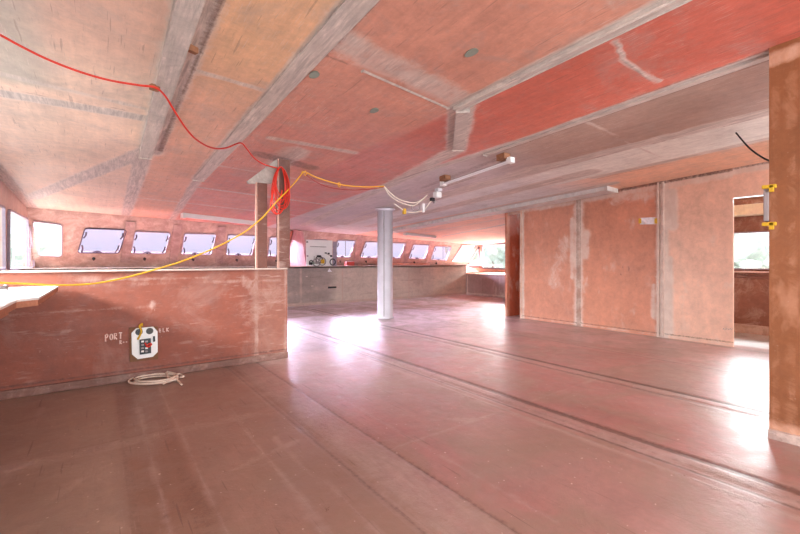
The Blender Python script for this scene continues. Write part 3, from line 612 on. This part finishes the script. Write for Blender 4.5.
# ------------------------------------------------------------------ cords
def hookblock(u, v, lab, sx=.05, sy=.09, sz=.045, dr=.0):
    c = pc(u, v, dr); bm = bmesh.new(); obox(bm, (c.x, c.y, hc(c.x, c.y)-dr-sz/2+.01), (.9, .35, 0), (-.35, .9, 0), (0, 0, 1), (sy, sx, sz), .006)
    o = bm_obj('wooden_block', bm, M_WOOD); tag(o, lab, 'block'); return c
hookblock(154.5, 86.5, 'small wooden block on the ceiling beam where the orange-red cord is hooked', .04, .06, .04, .10)
hookblock(187, 44, 'small wooden peg block beside the ceiling beam, clear of any cord', .04, .13, .05)
c1 = pc(155, 87, .15)
A0 = Vector((-.75, 3.35, 0)); A1 = Vector((c1.x, c1.y, 0)); A2 = Vector((1.2, 4.45, 0)); A3 = Vector((1.72, 4.58, 0))
cordpts = [pv(u, v, A0, A1) for u, v in ((-40, 14), (-15, 27), (0, 35), (25, 48.5), (50, 60.5), (80, 72), (110, 80.5), (140, 85.5), (155, 87.5))]
cordpts += [pv(u, v, A1, A2) for u, v in ((165, 96), (175, 112), (187, 130), (198, 141), (212, 148), (226, 148), (240, 143))]+[pv(u, v, A2, A3) for u, v in ((246, 148), (254, 158), (264, 164.5), (277, 168))]
root = empty('extension_cord', cordpts[-1], 'orange-red extension cord draped along the ceiling and coiled on the post', 'cord')
bm = bmesh.new(); tube(bm, cordpts, .0075, 7, 5); a = bm_obj('cord_run', bm, M_RED)
bm = bmesh.new(); P3 = (280, 167)
for k, (u0, wd, bt) in enumerate(((281, 7.5, 206), (279.5, 9, 211), (282, 6, 200), (278, 7, 214), (283, 8.0, 209), (280, 5, 203), (284, 7, 197))):
    pts = []
    for j in range(25):
        a_ = j/24*2*math.pi; vv = 167+(bt-167)*(1-math.cos(a_))/2; uu = 280.5+(u0-280.5)*(1-math.cos(a_))/2+wd*math.sin(a_)*(.75+.35*(1-math.cos(a_))/2)
        pts.append(py_(uu, vv, 4.60-.012*k))
    tube(bm, pts, .0068, 7, 2)
b = bm_obj('cord_coil', bm, M_RED)
bm = bmesh.new(); tube(bm, [py_(u, v, 4.53) for u, v in ((276, 180), (272, 195), (270.5, 205), (273, 212), (277.5, 214), (279, 207), (282, 190))], .0075, 7, 6); c = bm_obj('loose_loop', bm, M_RED)
adopt(root, a, b, c)
YA = (2.05, 4.62); YB = (-.62, 3.9)
yp = [(303, 172), (296, 181), (288, 190), (279, 199), (270, 209), (263, 217), (253, 225.5), (243, 233), (222, 244.5), (202, 253.5), (180, 262), (157, 269), (138, 274.5), (115, 280), (90, 284), (60, 285.2), (30, 284), (0, 282.8), (-25, 281)]
bm = bmesh.new(); tube(bm, [pv(u, v, YA, YB) for u, v in yp], .007, 7, 5)
a = bm_obj('cord_run', bm, M_YEL)
c3 = pc(303, 172, .02); c4 = pc(384, 186, .02)
bm = bmesh.new(); tube(bm, [pv(302, 172, YA, YB)]+[pv(u, v, c3, c4) for u, v in ((306, 172.5), (315, 177), (330, 182), (345, 185.5), (365, 187), (384, 186.3))], .009, 7, 6); b = bm_obj('cord_to_lights', bm, M_YEL)
for u, v in ((305, 173), (339, 184.5)):
    bm = bmesh.new(); p = pv(u, v, c3, c4); tube(bm, [p+Vector((0, 0, .03)), p+Vector((.02, 0, 0)), p+Vector((0, 0, -.035)), p+Vector((-.02, 0, 0)), p+Vector((0, 0, .03))], .006, 6, 4); bm_obj('knot', bm, M_YEL, b)
root = empty('yellow_cord', c3, 'yellow cord slung from the ceiling down past the posts and over the partition', 'cord'); 

adopt(root, a, b)
bm = bmesh.new(); tube(bm, [pv(u, v, c3, c4) for u, v in ((306, 175), (318, 183), (332, 188), (352, 190), (372, 189), (384, 187))], .006, 6, 6)
tag(bm_obj('red_wire', bm, M_DKRED), 'thin dark red wire sagging just under the yellow cord on the ceiling', 'wire')
c4 = pc(384, 186, .10); c5 = pc(428, 196, .15)
root = empty('wire_bundle', c5, 'tangle of cream wires, plugs and connector hanging above the round column', 'wires')
for pts in (((384, 186.5), (390, 193), (398, 199), (407, 202), (416, 202.5), (424, 198)), ((384, 187), (389, 195), (397, 201), (406, 204.5), (415, 205), (427, 195)), ((394, 204), (400, 208), (404, 211)), ((404, 211.5), (413, 212.5), (422, 211)), ((424, 210), (427, 206), (430, 202), (434, 198))):
    bm = bmesh.new(); tube(bm, [pv(u, v, c4, c5) for u, v in pts], .0075, 6, 6); adopt(root, bm_obj('wire', bm, M_WIRE))
bm = bmesh.new(); tube(bm, [pv(u, v, c4, c5) for u, v in ((412, 204), (411.5, 209), (415, 211), (419, 209), (418.5, 203.5))], .006, 6, 6); adopt(root, bm_obj('dark_wire', bm, M_GREY))
def blob(name, u, v, s, m, A=c4, B=c5):
    c = pv(u, v, A, B); bm = bmesh.new(); box(bm, c-Vector(s)/2, c+Vector(s)/2, min(s)*.25); o = bm_obj(name, bm, m); adopt(root, o)
blob('yellow_connector', 404, 211.5, (.045, .05, .085), M_YELC); blob('white_plug', 423, 208, (.035, .04, .14), M_WHITE)
blob('junction_box', 437, 195, (.11, .10, .10), M_WHITE); blob('plug', 432, 199.5, (.07, .06, .06), M_BLACK); blob('plug', 434.5, 202, (.05, .05, .05), M_GREY)
blob('junction_cover', 438, 190, (.09, .09, .05), M_PAPER)

# black cable near the right wall
c = pc(735, 133, .01); d_ = pc(772, 163, .5); B = Vector((3.9, .72, 0))
bm = bmesh.new(); tube(bm, [pv(u, v, c, (4.6, .6, 0)) for u, v in ((735, 133), (740, 139), (748, 148), (757, 155), (766, 160), (776, 163))], .008, 6, 6)
tag(bm_obj('black_cable', bm, M_BLACK), 'short black cable drooping from the ceiling toward the near orange wall', 'cable')

# ------------------------------------------------------------------ fluorescent lights
def fixture(P, Q, label, wid=.05, blocks=True, dh=.05, twin=True, body_m=M_WHITE, bh=.03):
    P = Vector(P); Q = Vector(Q); d = (Q-P); L = d.length; d.normalize(); s = d.cross(Vector((0, 0, 1))).normalized(); n = s.cross(d)
    root = empty('fluorescent_light', (P+Q)/2, label, 'light'); mid = (P+Q)/2
    bm = bmesh.new(); obox(bm, mid+n*dh*.5, d, s, n, (L*.98, wid*(.35 if twin else 1), bh*(.5 if twin else 1)), .003); adopt(root, bm_obj('batten_body', bm, body_m))
    for k in ((-1, 1) if twin else (0,)):
        bm = bmesh.new(); tube(bm, [P+s*k*wid*.55-n*.0, Q+s*k*wid*.55-n*.0], .010, 10, 1); adopt(root, bm_obj('tube', bm, M_TUBE))
    for e in (P, Q):
        bm = bmesh.new(); obox(bm, e+n*.012, d, s, n, (.06, max(.07, wid*1.05), max(.06, bh*1.05)), .006); adopt(root, bm_obj('end_socket', bm, M_WHITE))
    if blocks:
        for e in (P+d*.08, Q-d*.08):
            g = hc(e.x, e.y)-(e.z+dh*.5+.015); bm = bmesh.new(); obox(bm, e+n*(dh*.5+.015+g/2)+s*.03, d, s, n, (.12, .10, g), .004); adopt(root, bm_obj('mounting_block', bm, M_WOOD))
fixture(pc(443, 184.5, .10), pc(510, 161.5, .10), 'twin-tube fluorescent light on wooden blocks above the open floor, nearest one', .05, True, .035, True, M_CEILG)
A = pc(183, 216, .06); Bp = pc(255, 224, .06); fixture(A, Bp, 'long fluorescent batten over the front windows seen beyond the partition', .12, False, .05, False, M_WHITE, .10)
fixture(pc(405, 234.5, .06), pc(434, 237.5, .06), 'short distant fluorescent batten on the far ceiling to the side of the column', .10, False, .04, False, M_WHITE, .07)
# putty-covered discs on the ceiling
for (u, v, lab) in ((471, 52, 'oval grey-green disc on the ceiling between the beams, nearest the camera'), (314, 74, 'oval grey-green disc on the ceiling beside the crossing of two seams'), (374, 110, 'faint grey disc on the ceiling over the middle of the room')):
    c = pc(u, v); bm = bmesh.new()
    bmesh.ops.create_cone(bm, cap_ends=True, segments=24, radius1=.055, radius2=.045, depth=.012, matrix=Matrix.Translation((c.x, c.y, c.z-.004))@Matrix.Rotation(-.05, 4, 'X')@Matrix.Diagonal((.62, 1, 1, 1)))
    tag(bm_obj('ceiling_disc', bm, M_GREENG), lab, 'ceiling disc')

# ------------------------------------------------------------------ gauge board on the bulkhead
def bp(u, v, off=0.0): return py_(u, v, BY-.03-off)
root = empty('instrument_board', bp(319, 266), 'white board of hoses and gauges standing on the far bulkhead ledge', 'board')
bm = bmesh.new(); slab(bm, quad(bp, (306.3, 239.6), (332.2, 240.6), (332, 266), (306.5, 266)), [], (0, .03, 0)); a = bm_obj('board', bm, M_WHITE); adopt(root, a)
bm = bmesh.new(); slab(bm, quad(lambda u, v: bp(u, v, .005), (333, 241.5), (336.5, 241.5), (336.5, 266), (333, 266)), [], (0, .03, 0)); o = bm_obj('side_rail', bm, M_FRAME); adopt(root, o)
def torus(bm, c, R, r, n=28, sq=1.0):
    tube(bm, [c+Vector((R*math.cos(k/n*2*math.pi), 0, R*sq*math.sin(k/n*2*math.pi))) for k in range(n+1)], r, 6, 1)
for (u, v, R, m) in ((316.5, 262.5, .10, M_GREY), (319, 259.5, .09, M_BLACK), (332.5, 262, .08, M_BLACK), (311, 262.5, .05, M_BLACK), (322, 261.5, .10, M_GREY)):
    bm = bmesh.new(); torus(bm, bp(u, v, .05), R, .014, sq=1.0); adopt(root, bm_obj('hose_loop', bm, m))
for (u, v, s, m, nm) in ((318.8, 256.3, (.11, .06, .06), M_BLACK, 'gauge'), (322.3, 261.5, (.10, .06, .11), M_YELC, 'yellow_filter'), (317, 262.5, (.09, .07, .07), M_GREY, 'pump'), (310.5, 263.5, (.09, .05, .07), M_BLACK, 'valve'), (328.5, 253.5, (.05, .04, .04), M_BLACK, 'valve'), (325.5, 253, (.05, .04, .03), M_BLACK, 'valve'), (331, 256, (.05, .04, .05), M_BLACK, 'valve'), (307.3, 256, (.04, .04, .04), M_GREY, 'valve'), (307, 242, (.04, .04, .03), M_BLACK, 'clip'), (313, 263, (.07, .05, .06), M_GREENG, 'valve')):
    c = bp(u, v, .05); bm = bmesh.new(); box(bm, c-Vector(s)/2, c+Vector(s)/2, min(s)*.3); adopt(root, bm_obj(nm, bm, m))
for (a_, b_) in (((325, 253), (331, 256)), ((314, 256), (314, 264)), ((310, 246.5), (326, 247))):
    bm = bmesh.new(); tube(bm, [bp(*a_, .035), bp(*b_, .035)], .008, 6, 1); adopt(root, bm_obj('pipe', bm, M_GREY))
# things fixed on the bulkhead face
def onb(u, v): return py_(u, v, BY-.01)
bm = bmesh.new(); slab(bm, [onb(329, 268.3), onb(327.3, 271.8), onb(331.6, 271.8)], [], (0, -.012, 0)); tag(bm_obj('paper_tag', bm, M_PAPER), 'tiny white triangular tag on the far bulkhead below the gauge board', 'tag')
bm = bmesh.new(); slab(bm, quad(onb, (327.8, 286.6), (336, 286.3), (336, 288), (327.8, 288.4)), [], (0, -.012, 0)); bm_obj('slot', bm, M_BLACK, blk, 'structure')
for u, v in ((312, 286), (306.5, 276.5), (354, 272)):
    bm = bmesh.new(); c = onb(u, v); box(bm, c-Vector((.03, .006, .012)), c+Vector((.03, .006, .012)), .004); bm_obj('filler_dab', bm, M_CREAM, blk, 'structure')
bm = bmesh.new(); c = pr(351, 263, 0)
c = py_(350.5, 262.4, BY+.5); box(bm, (c.x-.13, c.y, 1.0), (c.x+.13, c.y+.15, 1.13), .01); tag(bm_obj('red_block', bm, M_DKRED), 'small red-brown block on the far ledge beside the gauge board', 'block')
bm = bmesh.new(); a = py_(392, 264, BY+.25); b = py_(430, 264, BY+.25); box(bm, (a.x, BY+.25, 1.0), (b.x, BY+.29, 1.08), .005); tone_obj(bm_obj('ledge_plank', bm, M_WX), (206, 130, 108), .1)
tag(bpy.data.objects['ledge_plank'], 'long low salmon plank standing on the far ledge under the front windows', 'plank')

# ------------------------------------------------------------------ paper note and box by the door
def wq(u, v, off=.003): return px_(u, v, WX-off)
root = empty('paper_note', wq(647, 224), 'crumpled white paper note taped high on the middle of the orange wall', 'note')
bm = bmesh.new(); n = 9; vs = []
for j in range(2+3):
    for i in range(n):
        p = wq(639.5, 218).lerp(wq(655, 217.2), i/(n-1)).lerp(wq(639.5, 224.6).lerp(wq(655, 224.2), i/(n-1)), j/4)
        p.x -= .004+random.random()*.012; vs.append(bm.verts.new(p))
for j in range(4):
    for i in range(n-1): bm.faces.new((vs[j*n+i], vs[j*n+i+1], vs[(j+1)*n+i+1], vs[(j+1)*n+i]))
adopt(root, bm_obj('paper', bm, M_PAPER))
for u in (639.3, 655.3):
    bm = bmesh.new(); c = wq(u, 221, .012); box(bm, c-Vector((.008, .02, .04)), c+Vector((.008, .02, .04)), .002); adopt(root, bm_obj('tape', bm, M_YELC))
root = empty('control_box', (3.53, .68, 1.4), 'narrow grey box with yellow clips on the edge of the near orange wall', 'box')
hb = EYE+(HZ-221)*2.62/F; ht = EYE+(HZ-187)*2.62/F
bm = bmesh.new(); box(bm, (3.495, .668, hb), (3.565, .695, ht), .005); adopt(root, bm_obj('case', bm, M_GREY))
for z in (hb-.012, ht+.01):
    bm = bmesh.new(); box(bm, (3.478, .63, z-.02), (3.55, .70, z+.004), .004); box(bm, (3.478, .64, z-.045), (3.492, .665, z), .003); adopt(root, bm_obj('clip', bm, M_YELC))
bm = bmesh.new(); c = px_(749, 199, WX); box(bm, c-Vector((.01, .13, .012)), c+Vector((.01, .13, .018)), .003); tag(bm_obj('wooden_strip', bm, M_WOOD), 'short pale wooden strip fixed under the head of the side doorway', 'strip')
bm = bmesh.new(); a = px_(732, 329, WX-.002); 
for k in range(6): tube(bm, [px_(722+k*1.7, 329.5+(k % 2)*.4, WX-.001), px_(722.8+k*1.7, 328+(k % 2)*.5, WX-.001)], .003, 4, 1)
bm_obj('pencil_marks', bm, M_GREY, wall_r)

# ------------------------------------------------------------------ outside
M_GND = plain('yard_gravel', (206, 204, 200), .9, var=.1, scale=.5)
bm = bmesh.new(); r_ = bmesh.ops.create_grid(bm, x_segments=2, y_segments=2, size=150); bm_obj('ground', bm, M_GND, None, 'structure').location = (5, 30, -2.6)
M_LEAF = plain('pale_foliage', (214, 226, 216), .9, var=.25, scale=1.5)
M_BARK = plain('bark', (150, 140, 128), .9, var=.2)
def tree(x, y, h, rad, label):
    root = empty('tree', (x, y, -2.6), label, 'tree', None)
    bm = bmesh.new(); tube(bm, [(x, y, -2.6), (x+.1, y, h*.5-2.6), (x, y+.1, h*.75-2.6)], lambda t: .22*(1-.6*t), 8, 4); a = bm_obj('trunk', bm, M_BARK)
    bm = bmesh.new(); rnd = random.Random(int(x*7+y))
    for k in range(26):
        q = Vector((rnd.gauss(0, rad*.45), rnd.gauss(0, rad*.45), rnd.uniform(-.28, .28)*h)); s_ = rad*rnd.uniform(.22, .42)
        res = bmesh.ops.create_icosphere(bm, subdivisions=2, radius=s_, matrix=Matrix.Translation(Vector((x, y, h*.70-2.6))+q))
        for v_ in res['verts']: v_.co += Vector((rnd.gauss(0, 1), rnd.gauss(0, 1), rnd.gauss(0, 1)))*s_*.12
    b = bm_obj('crown', bm, M_LEAF); adopt(root, a, b)
def far(u, dist): d = ray(u, HZ); return (d.x*dist, d.y*dist)
tree(*far(10, 34), 4.9, 2.6, 'pale tree outside the long side window at the far left')
tree(*far(24, 46), 5.2, 3.0, 'hazy tree outside, near the edge of the slanting corner window')
tree(*far(492, 48), 5.6, 3.4, 'pale round tree outside the large window in the far corner')
tree(*far(741, 30), 5.6, 2.4, 'pale leafy tree outside the side cabin window')
tree(*far(500, 70), 5.8, 4.2, 'smaller hazier tree outside, behind the one at the far corner window')
M_HULL = plain('white_boat_hull', (228, 230, 234), .4, var=.05)
def yacht(u, dist, lab, s=1.0):
    x, y = far(u, dist); root = empty('sailing_boat', (x, y, -2.6), lab, 'boat')
    bm = bmesh.new(); prof = [(-3, .75), (-1.5, 1.0), (0, 1.05), (1.5, .85), (3, .35), (3.8, .02)]
    R = [[bm.verts.new((x+a*s, y-b*s, .1)), bm.verts.new((x+a*s*.93, y-b*s*.75, -1.2)), bm.verts.new((x+a*s*.9, y, -2.0)), bm.verts.new((x+a*s*.93, y+b*s*.75, -1.2)), bm.verts.new((x+a*s, y+b*s, .1))] for a, b in prof]
    for A_, B_ in zip(R, R[1:]):
        for k in range(5): bm.faces.new((A_[k], A_[(k+1) % 5], B_[(k+1) % 5], B_[k]))
    bm.faces.new(R[0]); bm.faces.new(R[-1]); a = bm_obj('hull', bm, M_HULL)
    bm = bmesh.new(); box(bm, (x-1.6*s, y-.6*s, .1), (x+1.2*s, y+.6*s, .75), .15); b = bm_obj('cabin', bm, M_HULL)
    bm = bmesh.new(); tube(bm, [(x+.4, y, .6), (x+.4, y, 4.6*s)], .05, 8, 1); c_ = bm_obj('mast', bm, M_GREY)
    bm = bmesh.new(); box(bm, (x-1.4, y-.1, -2.6), (x-1.1, y+.1, -1.7)); d_ = bm_obj('keel_block', bm, M_GREY)
    bm = bmesh.new(); box(bm, (x+1.1, y-.1, -2.6), (x+1.4, y+.1, -1.7)); adopt(root, bm_obj('keel_block', bm, M_GREY))
    adopt(root, a, b, c_, d_)
yacht(343, 62, 'white sailing boat with one mast outside, beyond the window next to the gauge board')
yacht(441, 72, 'white sailing boat with a mast outside, beyond the front window nearest the far corner')
# boarding ladder seen through the long side window
root = empty('boarding_ladder', (-3.0, 20, -2.6), 'white boarding ladder leaning outside the side window at the far left', 'ladder')
p0 = Vector((*far(12, 22), 0)); p1 = Vector((*far(20, 24), 0)); s_ = Vector((.25, .05, 0))
A_ = p0+Vector((0, 0, -2.6)); B_ = p1+Vector((0, 0, 1.9))
for k in (-1, 1):
    bm = bmesh.new(); tube(bm, [A_+s_*k, B_+s_*k], .05, 6, 1); adopt(root, bm_obj('rail', bm, M_WHITE))
for k in range(1, 12):
    c = A_.lerp(B_, k/12); bm = bmesh.new(); tube(bm, [c-s_, c+s_], .025, 6, 1); adopt(root, bm_obj('rung', bm, M_WHITE))
